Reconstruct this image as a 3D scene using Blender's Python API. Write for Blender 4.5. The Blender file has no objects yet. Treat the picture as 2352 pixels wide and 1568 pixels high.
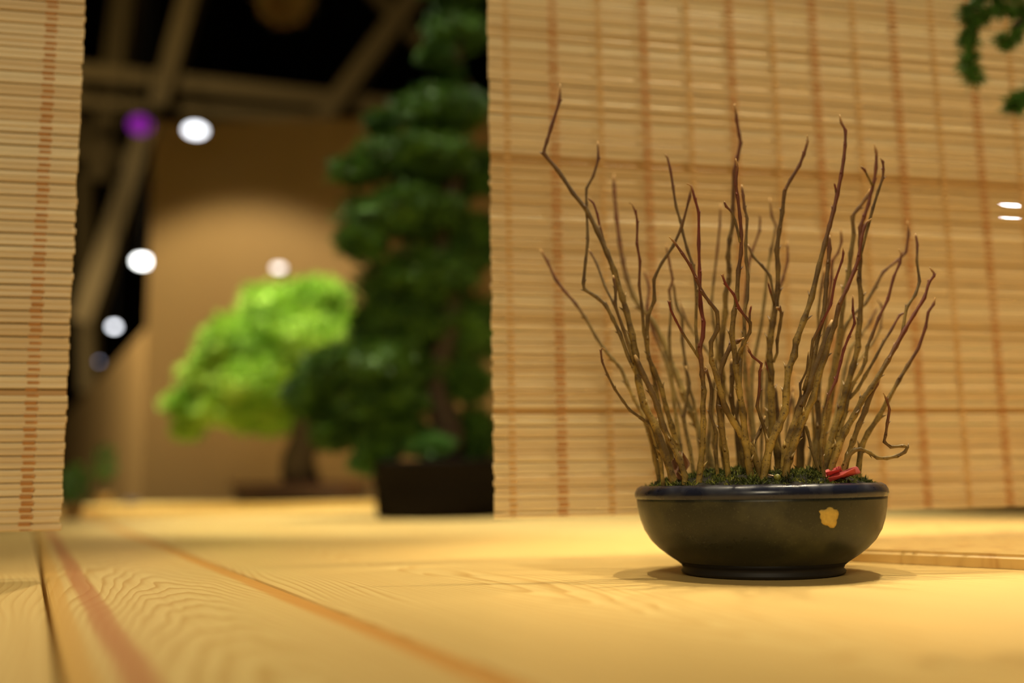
import bpy, bmesh, math, random
from mathutils import Vector, Matrix, noise
random.seed(11)
S = bpy.context.scene
C = S.collection
R = math.radians

# ------------------------------------------------------------------ camera
F = 2290.0                      # focal length in pixels of the 2352 x 1568 frame
CAM = Vector((0, 0, 0.0612))
PITCH, ROLL = R(8.15), R(0.95)
cd = bpy.data.cameras.new('camera')
cam = bpy.data.objects.new('camera', cd); C.objects.link(cam)
CR = Matrix.Rotation(R(90)+PITCH, 3, 'X') @ Matrix.Rotation(-ROLL, 3, 'Z')
cam.matrix_world = Matrix.Translation(CAM) @ CR.to_4x4()
cd.sensor_width = 36.0; cd.lens = F/2352*36; cd.clip_start = 0.02
cd.dof.use_dof = True; cd.dof.focus_distance = 0.625
cd.dof.aperture_fstop = 2.45
cd.dof.aperture_ratio = 1.0
S.camera = cam

# ------------------------------------------------------------------ world, lights, exposure
w = bpy.data.worlds.new('world'); S.world = w; w.use_nodes = True
w.node_tree.nodes['Background'].inputs[0].default_value = (1.0, 0.80, 0.52, 1)
w.node_tree.nodes['Background'].inputs[1].default_value = 0.06

def look(o, tgt):
    d = Vector(tgt) - o.location
    o.rotation_euler = d.to_track_quat('-Z', 'Y').to_euler()
def spot(name, loc, tgt, watts, size, blend, radius, col):
    l = bpy.data.lights.new(name, 'SPOT'); l.energy = watts; l.spot_size = R(size)
    l.spot_blend = blend; l.shadow_soft_size = radius; l.color = col
    o = bpy.data.objects.new(name, l); C.objects.link(o); o.location = loc; look(o, tgt); return o
def area(name, loc, tgt, watts, size, col):
    l = bpy.data.lights.new(name, 'AREA'); l.energy = watts; l.size = size; l.color = col
    o = bpy.data.objects.new(name, l); C.objects.link(o); o.location = loc; look(o, tgt); return o
WARM = (1.0, 0.85, 0.58)
spot('table_spotlight', (-0.10, 0.77, 1.55), (0.08, 0.72, 0), 56, 50, 0.8, 0.012, WARM)
spot('table_spotlight', (0.56, 0.86, 1.55), (0.38, 0.80, 0), 74, 42, 0.7, 0.012, WARM)
spot('table_spotlight', (-0.45, 1.55, 1.75), (-0.28, 1.25, 0), 60, 60, 0.7, 0.03, WARM)
spot('table_spotlight', (0.74, 1.28, 1.55), (0.56, 1.00, 0), 125, 50, 0.7, 0.03, WARM)
spot('blind_fill_light', (-0.4, -2.5, 1.75), (0.08, 0.8, 0.24), 188, 44, 0.7, 0.55, WARM)  # added soft fill behind the camera, evens the light on the blinds
spot('wall_spotlight', (-1.02, 2.80, 1.78), (-1.00, 3.02, 0.60), 80, 84, 0.35, 0.03, (1, .86, .60))
spot('wall_spotlight', (-2.1, 3.5, 1.6), (-2.2, 4.9, -0.1), 170, 110, 0.4, 0.03, (1, .84, .56))
spot('bonsai_spotlight', (-0.80, 2.35, 1.9), (-0.72, 2.72, 0.4), 290, 34, 0.5, 0.03, (1, .95, .66))
spot('tree_spotlight', (-0.50, 1.50, 2.2), (-0.14, 1.86, 0.5), 260, 44, 0.6, 0.04, (1, .95, .74))
spot('truss_fill_light', (-2.6, 3.9, 2.4), (-2.2, 6.0, 2.6), 50, 120, 0.8, 0.1, (1, .80, .42))  # unseen fill added so the truss bars stand out from the dark hall

S.view_settings.view_transform = 'Standard'; S.view_settings.look = 'None'
S.view_settings.exposure = 0.0; S.view_settings.gamma = 1.0
S.view_settings.use_curve_mapping = False

# ------------------------------------------------------------------ helpers
def ray(px, py):
    return CR @ Vector(((px-1176)/F, -(py-784)/F, -1))
def P(px, py, Y):                # point seen at a pixel of the photo, at world distance Y
    d = ray(px, py); return CAM + d*((Y-CAM.y)/d.y)
def G(px, py, z=0.0):
    d = ray(px, py); return CAM + d*((z-CAM.z)/d.z)
def setp(o, label=None, cat=None, group=None, kind=None):
    if label: o['label'] = label
    if cat: o['category'] = cat
    if group: o['group'] = group
    if kind: o['kind'] = kind
    return o
def mesh_obj(name, me, mat=None, parent=None, smooth=False):
    o = bpy.data.objects.new(name, me); C.objects.link(o)
    if mat is not None and not me.materials: me.materials.append(mat)
    if smooth:
        me.polygons.foreach_set('use_smooth', [True]*len(me.polygons))
    if parent:
        o.parent = parent
        o.matrix_parent_inverse = parent.matrix_basis.inverted()
    return o
def build(name, verts, faces, mat=None, parent=None, smooth=False):
    me = bpy.data.meshes.new(name); me.from_pydata([tuple(v) for v in verts], [], faces); me.update()
    return mesh_obj(name, me, mat, parent, smooth)
def empty(name, loc=(0, 0, 0), rz=0):
    o = bpy.data.objects.new(name, None); C.objects.link(o); o.location = loc; o.rotation_euler.z = rz
    o.empty_display_size = .05
    return o
class MB:
    def __init__(s): s.v = []; s.f = []
    def add(s, v, f):
        n = len(s.v); s.v += [Vector(q) for q in v]; s.f += [tuple(i+n for i in q) for q in f]
    def box(s, a, b):
        (x0, y0, z0), (x1, y1, z1) = a, b
        s.add([(x0,y0,z0),(x1,y0,z0),(x1,y1,z0),(x0,y1,z0),(x0,y0,z1),(x1,y0,z1),(x1,y1,z1),(x0,y1,z1)],
              [(0,3,2,1),(4,5,6,7),(0,1,5,4),(1,2,6,5),(2,3,7,6),(3,0,4,7)])
    def bar(s, a, b, wd, ht=None):
        a, b = Vector(a), Vector(b); ht = ht or wd; d = (b-a).normalized()
        u = d.cross(Vector((0, 1, 0)));
        if u.length < .1: u = d.cross(Vector((1, 0, 0)))
        u.normalize(); v = d.cross(u)
        q = [u*(i*wd/2)+v*(j*ht/2) for i, j in ((-1,-1),(1,-1),(1,1),(-1,1))]
        s.add([a+x for x in q]+[b+x for x in q], [(3,2,1,0),(4,5,6,7),(0,1,5,4),(1,2,6,5),(2,3,7,6),(3,0,4,7)])
    def lathe(s, prof, c=(0,0,0), n=64, cap0=False, cap1=False):
        c = Vector(c); b = len(s.v); m = len(prof)
        for r, z in prof:
            for k in range(n):
                a = 2*math.pi*k/n; s.v.append(c+Vector((r*math.cos(a), r*math.sin(a), z)))
        for i in range(m-1):
            for k in range(n):
                k2 = (k+1) % n
                s.f.append((b+i*n+k, b+i*n+k2, b+(i+1)*n+k2, b+(i+1)*n+k))
        if cap0: s.f.append(tuple(b+k for k in reversed(range(n))))
        if cap1: s.f.append(tuple(b+(m-1)*n+k for k in range(n)))
    def tube(s, pts, rad, n=7):
        b = len(s.v); m = len(pts); prev = None
        for i, p in enumerate(pts):
            t = (pts[min(i+1, m-1)]-pts[max(i-1, 0)]).normalized()
            if prev is None:
                u = t.cross(Vector((0.3, 1, 0.1))).normalized()
            else:
                u = (prev - t*prev.dot(t)).normalized()
            prev = u; v = t.cross(u)
            for k in range(n):
                a = 2*math.pi*k/n; s.v.append(p+(u*math.cos(a)+v*math.sin(a))*rad[i])
        for i in range(m-1):
            for k in range(n):
                k2 = (k+1) % n
                s.f.append((b+i*n+k, b+i*n+k2, b+(i+1)*n+k2, b+(i+1)*n+k))
        s.f.append(tuple(b+k for k in reversed(range(n)))); s.f.append(tuple(b+(m-1)*n+k for k in range(n)))
    def leaf(s, p, d, nrm, l, wd, curl=.15):
        d = d.normalized(); sd = d.cross(nrm)
        if sd.length < 1e-4: sd = d.orthogonal()
        sd.normalize(); up = sd.cross(d)
        s.add([p, p+d*l*.5+sd*wd*.5+up*l*curl, p+d*l, p+d*l*.5-sd*wd*.5+up*l*curl], [(0,1,2),(0,2,3)])
    def out(s, name, mat, parent=None, smooth=False): return build(name, s.v, s.f, mat, parent, smooth)

# ---------- node helpers
def newmat(name, base=(.5,.5,.5), rough=.5, spec=.5, metal=0):
    m = bpy.data.materials.new(name); m.use_nodes = True
    b = m.node_tree.nodes['Principled BSDF']
    b.inputs['Base Color'].default_value = (*base, 1); b.inputs['Roughness'].default_value = rough
    b.inputs['Specular IOR Level'].default_value = spec; b.inputs['Metallic'].default_value = metal
    return m
class NT:
    def __init__(s, m): s.t = m.node_tree; s.b = s.t.nodes['Principled BSDF']
    def n(s, typ, **kw):
        x = s.t.nodes.new(typ)
        for k, v in kw.items(): setattr(x, k, v)
        return x
    def l(s, a, b): s.t.links.new(a, b)
    def val(s, x, i):
        if hasattr(x, 'is_output'): s.l(x, i)
        else: i.default_value = x
    def math(s, op, a, b=0.0, clamp=False):
        x = s.n('ShaderNodeMath', operation=op, use_clamp=clamp); s.val(a, x.inputs[0]); s.val(b, x.inputs[1]); return x.outputs[0]
    def mix(s, f, a, b, blend='MIX'):
        x = s.n('ShaderNodeMix', data_type='RGBA', blend_type=blend)
        s.val(f, x.inputs[0]); s.val(a if hasattr(a,'is_output') else (*a,1), x.inputs[6]); s.val(b if hasattr(b,'is_output') else (*b,1), x.inputs[7])
        return x.outputs[2]
    def ramp(s, f, stops):
        x = s.n('ShaderNodeValToRGB'); s.l(f, x.inputs[0]); e = x.color_ramp.elements
        while len(e) < len(stops): e.new(.5)
        for q, (p, c) in zip(e, stops): q.position = p; q.color = (*c, 1) if len(c) == 3 else c
        return x.outputs[0]
    def noise(s, vec, scale, detail=3, rough=.5, dist=0):
        x = s.n('ShaderNodeTexNoise'); x.inputs['Scale'].default_value = scale; x.inputs['Detail'].default_value = detail
        x.inputs['Roughness'].default_value = rough; x.inputs['Distortion'].default_value = dist
        if vec is not None: s.l(vec, x.inputs['Vector'])
        return x.outputs[0]
    def scale(s, vec, sc, loc=(0,0,0)):
        x = s.n('ShaderNodeMapping'); s.l(vec, x.inputs[0]); x.inputs['Scale'].default_value = sc; x.inputs['Location'].default_value = loc
        return x.outputs[0]
    def obj(s): return s.n('ShaderNodeTexCoord').outputs['Object']
    def bump(s, h, strength=.3, dist=.001):
        x = s.n('ShaderNodeBump'); x.inputs['Strength'].default_value = strength; x.inputs['Distance'].default_value = dist
        s.l(h, x.inputs['Height']); s.l(x.outputs[0], s.b.inputs['Normal'])

# ---------- materials
def wood_plank(name, light, dark, streaks=(), rings=(0.03, 0.06), freq=260, seed=0, contrast=.5):
    """pine: X along the board, Y across; growth rings cut by the sawn face, coloured heartwood streaks"""
    m = newmat(name, light, .42, .35); t = NT(m); v = t.obj()
    sx = t.n('ShaderNodeSeparateXYZ'); t.l(v, sx.inputs[0])
    X, Y = sx.outputs[0], sx.outputs[1]
    n1 = t.noise(t.scale(v, (1.6, 9, 1), (seed, seed*2, 0)), 1.0, 2)
    n2 = t.noise(t.scale(v, (6, 40, 1), (seed, 0, 0)), 1.0, 2)
    a = t.math('ADD', t.math('SUBTRACT', Y, rings[0]), t.math('MULTIPLY', t.math('SUBTRACT', n1, .5), .10))
    b = t.math('ADD', t.math('MULTIPLY', X, .09), t.math('MULTIPLY', t.math('SUBTRACT', n2, .5), .012))
    b = t.math('ADD', b, rings[1])
    r = t.math('SQRT', t.math('ADD', t.math('MULTIPLY', a, a), t.math('MULTIPLY', b, b)))
    sw = t.math('FRACT', t.math('MULTIPLY', r, freq))
    band = t.ramp(sw, [(0, (0,0,0)), (.55, (.25,)*3), (.9, (1,1,1)), (1, (0,0,0))])
    fine = t.noise(t.scale(v, (3, 260, 1)), 1.0, 3)
    big = t.noise(t.scale(v, (1.2, 7, 1), (seed*3, 0, 0)), 1.0, 2)
    col = t.mix(t.math('MULTIPLY', band, contrast), light, dark)
    col = t.mix(t.math('MULTIPLY', t.math('SUBTRACT', fine, .45, True), .9), col, dark)
    col = t.mix(t.math('MULTIPLY', t.math('SUBTRACT', big, .48, True), 1.6, True), col, tuple(q*k for q, k in zip(light, (.93,.78,.60))))
    for (c, wd, wob, sc) in streaks:
        nn = t.noise(t.scale(v, (7, 2, 1), (c*90, 0, 0)), 1.0, 3)
        d = t.math('ABSOLUTE', t.math('ADD', t.math('SUBTRACT', Y, c), t.math('MULTIPLY', t.math('SUBTRACT', nn, .5), wob)))
        msk = t.ramp(t.math('DIVIDE', d, wd), [(0, (1,1,1)), (.62, (.85,)*3), (1, (0,0,0))])
        col = t.mix(t.math('MULTIPLY', msk, .85), col, sc)
    t.l(col, t.b.inputs['Base Color'])
    t.bump(t.math('ADD', t.math('MULTIPLY', band, .6), fine), .25, .0004)
    return m
PINE_L, PINE_D = (.76, .56, .215), (.52, .30, .075)
M = {}
M['plank'] = wood_plank('pine', PINE_L, PINE_D, seed=3)
M['slat'] = newmat('bamboo', (.6,.4,.2), .5, .35); t = NT(M['slat']); v = t.obj()
oi = t.n('ShaderNodeObjectInfo'); rnd = t.math('MULTIPLY', oi.outputs['Random'], 20)
mp = t.n('ShaderNodeMapping'); t.l(v, mp.inputs[0]); mp.inputs['Scale'].default_value = (5, 60, 500)
cx = t.n('ShaderNodeCombineXYZ'); t.l(rnd, cx.inputs[0]); t.l(rnd, cx.inputs[2]); t.l(cx.outputs[0], mp.inputs['Location'])
n1 = t.noise(mp.outputs[0], 1.0, 3)
c = t.mix(t.math('MULTIPLY', t.math('SUBTRACT', n1, .38, True), 1.1, True), oi.outputs['Color'], (.42, .24, .08))
t.l(c, t.b.inputs['Base Color'])
M['cord'] = newmat('cotton_cord', (.52, .26, .085), .85, .2)
M['cord_thin'] = newmat('thin_cotton_cord', (.60, .37, .14), .85, .2)
M['frame_wood'] = newmat('frame_wood', (.35, .2, .08), .5)

# pot glazes
m = M['glaze'] = newmat('ash_glaze', (.02, .022, .016), .36, .32); t = NT(m); v = t.obj()
n1 = t.noise(v, 28, 5, .6); n2 = t.noise(v, 900, 2)
c = t.mix(t.math('MULTIPLY', t.math('SUBTRACT', n1, .50, True), 4.0, True), (.015, .016, .010), (.060, .056, .024))
c = t.mix(t.math('MULTIPLY', t.math('SUBTRACT', n2, .62, True), 2.5, True), c, (.14, .13, .08)); t.l(c, t.b.inputs['Base Color'])
t.l(t.ramp(n1, [(.35, (.26,)*3), (.7, (.5,)*3)]), t.b.inputs['Roughness']); t.bump(n1, .12, .001)
m = M['rim'] = newmat('blue_rim_glaze', (.008, .010, .022), .24, .4); t = NT(m); v = t.obj()
n1 = t.noise(v, 60, 4); t.l(t.mix(t.math('SUBTRACT', n1, .45, True), (.009, .011, .026), (.06, .065, .075)), t.b.inputs['Base Color'])
t.l(t.ramp(n1, [(.4, (.20,)*3), (.65, (.45,)*3)]), t.b.inputs['Roughness'])
M['foot'] = newmat('bare_clay', (.016, .013, .010), .55, .3)
m = M['patch'] = newmat('ochre_glaze_patch', (.42, .28, .05), .6, .3); t = NT(m); n1 = t.noise(t.obj(), 420, 3)
t.l(t.mix(t.math('SUBTRACT', n1, .35, True), (.50, .34, .07), (.20, .13, .03)), t.b.inputs['Base Color'])
# bark: 'tone' attribute x = red shoot, y = pale bark, cream painted on where twigs are lit, z = bud
m = M['bark'] = newmat('twig_bark', (.2,.12,.05), .6, .25); t = NT(m); v = t.obj()
at = t.n('ShaderNodeAttribute', attribute_name='tone'); sp = t.n('ShaderNodeSeparateXYZ'); t.l(at.outputs['Vector'], sp.inputs[0])
n1 = t.noise(v, 90, 3); n2 = t.noise(v, 650, 2)
c = t.mix(t.ramp(n1, [(.35, (0,0,0)), (.65, (1,1,1))]), (.38, .25, .055), (.10, .060, .015))
c = t.mix(sp.outputs[1], c, t.mix(n1, (.64, .50, .20), (.40, .28, .10)))
c = t.mix(t.math('MULTIPLY', t.math('SUBTRACT', n2, .56, True), 5, True), c, (.045, .025, .012))
ag = t.n('ShaderNodeAttribute', attribute_name='age')
c = t.mix(t.math('MULTIPLY', t.ramp(ag.outputs['Fac'], [(.25, (0,0,0)), (.7, (1,1,1))]), t.math('SUBTRACT', .8, sp.outputs[1], True)), c, (.085, .045, .018))
c = t.mix(sp.outputs[0], c, t.mix(n1, (.19, .030, .016), (.10, .034, .018)))
c = t.mix(sp.outputs[2], c, (.58, .34, .10)); t.l(c, t.b.inputs['Base Color']); t.bump(n2, .3, .0004)
m = M['soil'] = newmat('dark_soil', (.012,.010,.005), .9, .2)
m = M['moss'] = newmat('moss', (.05,.07,.01), .8, .2); t = NT(m); n1 = t.noise(t.obj(), 120, 3)
t.l(t.ramp(n1, [(.35, (.014,.016,.005)), (.5, (.08,.10,.018)), (.66, (.28,.27,.05))]), t.b.inputs['Base Color'])
def leafmat(name, a, b, sc=9, rough=.55):
    m = newmat(name, a, rough, .3); t = NT(m); n = t.noise(t.obj(), sc, 4, .6)
    t.l(t.ramp(n, [(.38, a), (.62, b)]), t.b.inputs['Base Color'])
    t.b.inputs['Subsurface Weight'].default_value = 0
    return m
M['leaf_dark'] = leafmat('dark_evergreen_leaf', (.018,.052,.006), (.075,.175,.018), 22)
M['leaf_bright'] = leafmat('fresh_green_leaf', (.20,.40,.035), (.42,.62,.08), 12)
M['leaf_mid'] = leafmat('mid_green_leaf', (.05,.14,.03), (.12,.28,.06), 20)
M['trunk'] = newmat('dark_trunk', (.05,.032,.016), .8)
M['dark_pot'] = newmat('dark_tree_pot', (.006,.004,.003), .8, .1)
M['tray'] = newmat('red_brown_tray', (.055,.010,.006), .3)
m = M['wall'] = newmat('plywood_wall', (.45,.25,.09), .6, .25); t = NT(m); v = t.obj()
n1 = t.noise(t.scale(v, (1.5, 1, .35)), 2.0, 3); t.l(t.mix(n1, (.43,.275,.10), (.34,.20,.07)), t.b.inputs['Base Color'])
M['hall'] = newmat('black_hall_paint', (.010,.008,.006), .9, .1)
M['floor'] = newmat('hall_floor', (.06,.05,.04), .8)
M['truss'] = newmat('olive_steel', (.20,.135,.045), .6)
M['petal'] = newmat('red_petal', (.50,.045,.035), .6); M['petal_pink'] = newmat('pink_petal', (.62,.13,.13), .6)
M['dry_leaf'] = newmat('dry_brown_leaf', (.22,.09,.03), .6); M['dry_pale'] = newmat('pale_chaff', (.55,.35,.20), .6)
M['berry'] = newmat('green_berry', (.22,.20,.03), .4)
M['lamp_body'] = newmat('lamp_housing', (.03,.03,.03), .5)
M['pendant'] = newmat('dried_pendant', (.85,.62,.22), .8)
M['blue'] = newmat('blue_grey_dish', (.10,.11,.22), .4)
def emis(name, col, st):
    m = newmat(name, (0,0,0)); b = m.node_tree.nodes['Principled BSDF']
    b.inputs['Emission Color'].default_value = (*col, 1); b.inputs['Emission Strength'].default_value = st; return m

# ------------------------------------------------------------------ the setting
FZ = -0.80
o = build('floor', [(-9,-4,FZ),(9,-4,FZ),(9,14,FZ),(-9,14,FZ)], [(0,1,2,3)], M['floor']); setp(o, kind='structure')
b = MB(); b.box((-9, 13, FZ), (9, 13.1, 6)); setp(b.out('wall_back', M['hall']), kind='structure')
b = MB(); b.box((-9, 3.0, 5.2), (9, 13, 5.3)); setp(b.out('ceiling', M['hall']), kind='structure')
b = MB(); b.box((-9.1, 3.0, FZ), (-9, 13, 6)); setp(b.out('wall_left', M['hall']), kind='structure')
# plywood booth wall behind the bonsai, and a lower one running away to the left
WY = 3.6
x0 = P(338, 700, WY).x; zt = P(560, 278, WY).z
b = MB(); b.box((x0, WY, FZ), (1.9, WY+.06, zt)); setp(b.out('wall_booth', M['wall']), kind='structure')
a, e = P(345, 690, WY+.07), P(140, 965, 8.4); a = a+(a-e)*.035; a.y = WY+.065
b = MB(); b.add([(a.x,a.y,FZ),(e.x,e.y,FZ),(e.x,e.y,e.z),(a.x,a.y,a.z),(a.x,a.y+.08,FZ),(e.x,e.y+.08,FZ),(e.x,e.y+.08,e.z),(a.x,a.y+.08,a.z)],
      [(0,3,2,1),(4,5,6,7),(0,1,5,4),(3,7,6,2),(1,2,6,5),(0,4,7,3)])
setp(b.out('wall_side', M['wall']), kind='structure')

# ------------------------------------------------------------------ table of long planks
ang = math.atan2(1176-68, F)                      # boards run away to the left
tv = Vector((-math.sin(ang), math.cos(ang), 0)); nv = Vector((math.cos(ang), math.sin(ang), 0))
def s_of(p): return p.x*nv.x+p.y*nv.y
def t_of(p): return p.x*tv.x+p.y*tv.y
sA = s_of(G(112, 1400)); sB = s_of(G(800, 1408)); sC = s_of(G(2200, 1301))
T0, T1 = -0.75, 3.35
plat = empty('display_table'); setp(plat, 'long pine plank display table carrying the potted plants', 'table')
rz = math.atan2(tv.y, tv.x)
def plank(s0, s1, t0, t1, z0, z1, mat, parent, name='plank', gap=.0012):
    """board with eased edges; local X along, local Y across (towards smaller s)"""
    t1 = min(t1, (3.5-s1*nv.y)/tv.y)
    L, W = t1-t0, s1-s0-2*gap; e = .0022
    sec = [(-W/2, z0), (-W/2, z1-e), (-W/2+e*.4, z1-e*.35), (-W/2+e*1.4, z1), (W/2-e*1.4, z1), (W/2-e*.4, z1-e*.35), (W/2, z1-e), (W/2, z0)]
    n = len(sec); vs = [(x, y, z) for x in (-L/2, L/2) for y, z in sec]
    fs = [(i, i+n, (i+1) % n+n, (i+1) % n) for i in range(n)] + [tuple(range(n)), tuple(reversed(range(n, 2*n)))]
    o = build(name, vs, fs, mat)
    c = tv*((t0+t1)/2)+nv*((s0+s1)/2)
    o.matrix_world = Matrix.Translation(c) @ Matrix.Rotation(rz, 4, 'Z')
    if parent: o.parent = parent
    return o
# local Y = -s direction
Wab = sB-sA
mAB = wood_plank('pine_knotty', PINE_L, PINE_D,
      streaks=[(Wab/2-.0225, .0075, .006, (.50,.20,.07)), (-Wab/2+.0065, .0105, .005, (.62,.27,.04)), (Wab/2-.006, .006, .004, (.66,.38,.09))],
      rings=(-.004, .118), freq=270, seed=1.3, contrast=.85)
mBC = wood_plank('pine_wide', (.74,.54,.20), PINE_D, streaks=[], rings=(.10, .06), freq=200, seed=6.1, contrast=.8)
plank(sA, sB, T0, T1, -.03, 0, mAB, plat)
plank(sB, sC+.02, T0, T1, -.03, 0, mBC, plat, gap=.0003)
s = sA
while s > -1.75:
    plank(s-.134, s, T0, T1, -.03, 0, M['plank'], plat); s -= .134
s = sC+.02
while s < 2.6:
    plank(s, s+.15, T0, T1, -.03, 0, M['plank'], plat); s += .15
b = MB()
q = [tv*t_+nv*s_ for t_, s_ in ((T0+.06, -1.7), (T0+.06, 2.55), (2.55, 2.55), (T1-.06, -1.7))]
b.add([(p.x, p.y, FZ) for p in q]+[(p.x, p.y, -.03) for p in q], [(3,2,1,0),(4,5,6,7),(0,1,5,4),(1,2,6,5),(2,3,7,6),(3,0,4,7)])
b.out('table_base', M['frame_wood'], plat)

# board laid on the table behind the pot, its near edge showing right of the pot
RB = .0098
e0, e1 = G(1800, 1283), G(2500, 1316)
d = (e1-e0).normalized(); e1 = e0+d*.46
nb = Vector((-d.y, d.x, 0))
if nb.y < 0: nb = -nb
pts = [e0, e1, e1+nb*.62, e0+Vector((.03, .62, 0))]
mRB = newmat('pine_raised', PINE_L, .4, .35); t = NT(mRB); v = t.obj()
endg = t.noise(t.scale(v, (55, 55, 8)), 1.0, 3, .6)
gr = t.noise(t.scale(v, (4, 60, 200)), 1.0, 3)
c = t.mix(t.math('MULTIPLY', t.math('SUBTRACT', endg, .52, True), 5, True), (.72,.49,.17), (.44,.21,.05))
c = t.mix(t.math('MULTIPLY', gr, .25), c, (.5,.28,.08)); t.l(c, t.b.inputs['Base Color'])
def rot2(p): return p
me = bpy.data.meshes.new('pine_board')
bm = bmesh.new(); vb = [bm.verts.new((p.x, p.y, .0002)) for p in pts]; bm.faces.new(list(reversed(vb)))
r = bmesh.ops.extrude_face_region(bm, geom=list(bm.faces)); 
for g in r['geom']:
    if isinstance(g, bmesh.types.BMVert): g.co.z = RB
bmesh.ops.recalc_face_normals(bm, faces=bm.faces)
bmesh.ops.bevel(bm, geom=[e for e in bm.edges if all(vv.co.z > RB*.9 for vv in e.verts)], offset=.003, segments=3, affect='EDGES')
bm.to_mesh(me); bm.free()
o = mesh_obj('pine_board', me, mRB); setp(o, 'thick pale pine board lying on the table behind the blue bowl, right', 'board')

# ------------------------------------------------------------------ bamboo blinds on a frame
BA = R(12.5)
bu = Vector((math.cos(BA), math.sin(BA), 0)); bn = Vector((math.sin(BA), -math.cos(BA), 0))     # bn faces the camera
B0 = P(1136, 1190, 0.80)
def blind_u(px, py):     # where a pixel's ray meets the blind plane: distance along, height
    dr = ray(px, py); k = (B0-CAM).dot(bn)/dr.dot(bn); p = CAM+dr*k
    return (p-B0).dot(bu), p.z
PITCHZ = .00485
ZTOP = .60; BEAMZ = 1.95
def slat_mesh(L, h, th, name='slat'):
    sec = [(-th*.5, -h*.30), (-th*.5, h*.24), (-th*.28, h*.47), (th*.2, h*.5), (th*.5, h*.3), (th*.5, -h*.35), (th*.15, -h*.5), (-th*.3, -h*.46)]
    n = len(sec); vs = [(x, y, z) for x in (-L/2, L/2) for y, z in sec]
    fs = [(i, (i+1) % n, (i+1) % n+n, i+n) for i in range(n)] + [tuple(reversed(range(n))), tuple(range(n, 2*n))]
    me = bpy.data.meshes.new(name); me.from_pydata(vs, [], fs); me.update(); me.materials.append(M['slat'])
    return me
def make_blind(u0, u1, zb, label, cords, darks, seed):
    rg = random.Random(seed)
    root = empty('bamboo_blind', B0+bu*((u0+u1)/2), BA); root.location.z = zb
    setp(root, label, 'blind', 'bamboo blinds behind the bowl')
    L = u1-u0
    meshes = [slat_mesh(L+dl, h, .0021) for dl, h in ((0, .0046), (.0008, .0047), (-.0006, .0045))]
    n = int((ZTOP-zb)/PITCHZ); tint = 0
    for i in range(n):
        z = (i+.5)*PITCHZ
        o = bpy.data.objects.new('slat', rg.choice(meshes)); C.objects.link(o); o.parent = root
        o.location = (rg.uniform(-.0006, .0006), rg.uniform(-.0004, .0004), z + (.00022 if i % 2 else -.00022))
        o.rotation_euler = (rg.uniform(-.12, .12), rg.uniform(-.0006, .0006), 0)
        tint = .6*tint+rg.gauss(0, .5); k = max(-1, min(1, tint))
        base = Vector((.78, .60, .325))
        c = base.lerp(Vector((.84, .69, .40)), k) if k > 0 else base.lerp(Vector((.67, .47, .21)), -k*.8)
        zc = z+zb
        if any(abs(zc-dz) < PITCHZ*.5 for dz in darks): c = Vector((.50, .29, .09))
        o.color = (*c, 1)
    for u, strong in cords:
        x = u-(u0+u1)/2; wd = .0092 if strong else .0066; b = MB()
        for sgn in (-1, 1):                     # two strands cross between the slats, in front and behind
            pts = []; 
            for i in range(2*n+1):
                ph = i*math.pi/2
                yy = -.0019*math.cos(ph)*sgn if True else 0
                pts.append(Vector((x+sgn*wd*.06, yy, i*PITCHZ/2)))
            vs = []; 
            for p in pts: vs += [p+Vector((-wd*.44, -.0003, 0)), p+Vector((wd*.44, -.0003, 0)), p+Vector((wd*.44, .0003, 0)), p+Vector((-wd*.44, .0003, 0))]
            fs = []
            for i in range(len(pts)-1):
                q = i*4
                for k in range(4): fs.append((q+k, q+(k+1) % 4, q+(k+1) % 4+4, q+k+4))
            b.add(vs, fs)
        me = bpy.data.meshes.new('cord'); me.from_pydata([tuple(v) for v in b.v], [], b.f); me.update()
        me.materials.append(M['cord' if strong else 'cord_thin'])
        o = bpy.data.objects.new('cord', me); C.objects.link(o); o.parent = root
    b = MB(); b.box((-L/2-.004, -.008, n*PITCHZ), (L/2+.004, .008, n*PITCHZ+.022))
    me = bpy.data.meshes.new('head_rail'); me.from_pydata([tuple(v) for v in b.v], [], b.f); me.update(); me.materials.append(M['frame_wood'])
    o = bpy.data.objects.new('head_rail', me); C.objects.link(o); o.parent = root
    for x in (-L*.36, L*.36):
        b = MB(); b.tube([Vector((x, 0, n*PITCHZ+.02)), Vector((x, 0, 1.0)), Vector((x, 0, BEAMZ-zb))], [.0013]*3, 6)
        me = bpy.data.meshes.new('hanging_string'); me.from_pydata([tuple(v) for v in b.v], [], b.f); me.update(); me.materials.append(M['cord_thin'])
        o = bpy.data.objects.new('hanging_string', me); C.objects.link(o); o.parent = root
    return root, BEAMZ
zb = blind_u(1136, 1190)[1]
cu = .0150
uR = [(cu+.0412*i, i % 2 == 1) for i in range(15)]
zd = [blind_u(1110, y)[1] for y in (352, 366, 950)]
_, top = make_blind(0, .64, zb, 'bamboo slat blind hanging right behind the bowl of twigs', uR, zd, 4)
uL1, zl = blind_u(139, 1217)
uL = [(uL1-.0235-.0412*i, i % 2 == 0) for i in range(8)]
zdl = [blind_u(100, y)[1] for y in (905,)]
make_blind(uL1-.36, uL1, zl, 'bamboo slat blind hanging at the left beside the opening', uL, zdl, 9)
def frame_piece(name, a_, b_, label, cat):
    b = MB(); b.box(a_, b_); me = bpy.data.meshes.new(name); me.from_pydata([tuple(v) for v in b.v], [], b.f); me.materials.append(M['frame_wood'])
    bm = bmesh.new(); bm.from_mesh(me); bmesh.ops.bevel(bm, geom=list(bm.edges), offset=.003, segments=2, affect='EDGES'); bm.to_mesh(me); bm.free()
    o = bpy.data.objects.new(name, me); C.objects.link(o); o.location = (B0.x, B0.y, 0); o.rotation_euler.z = BA; setp(o, label, cat)
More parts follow.
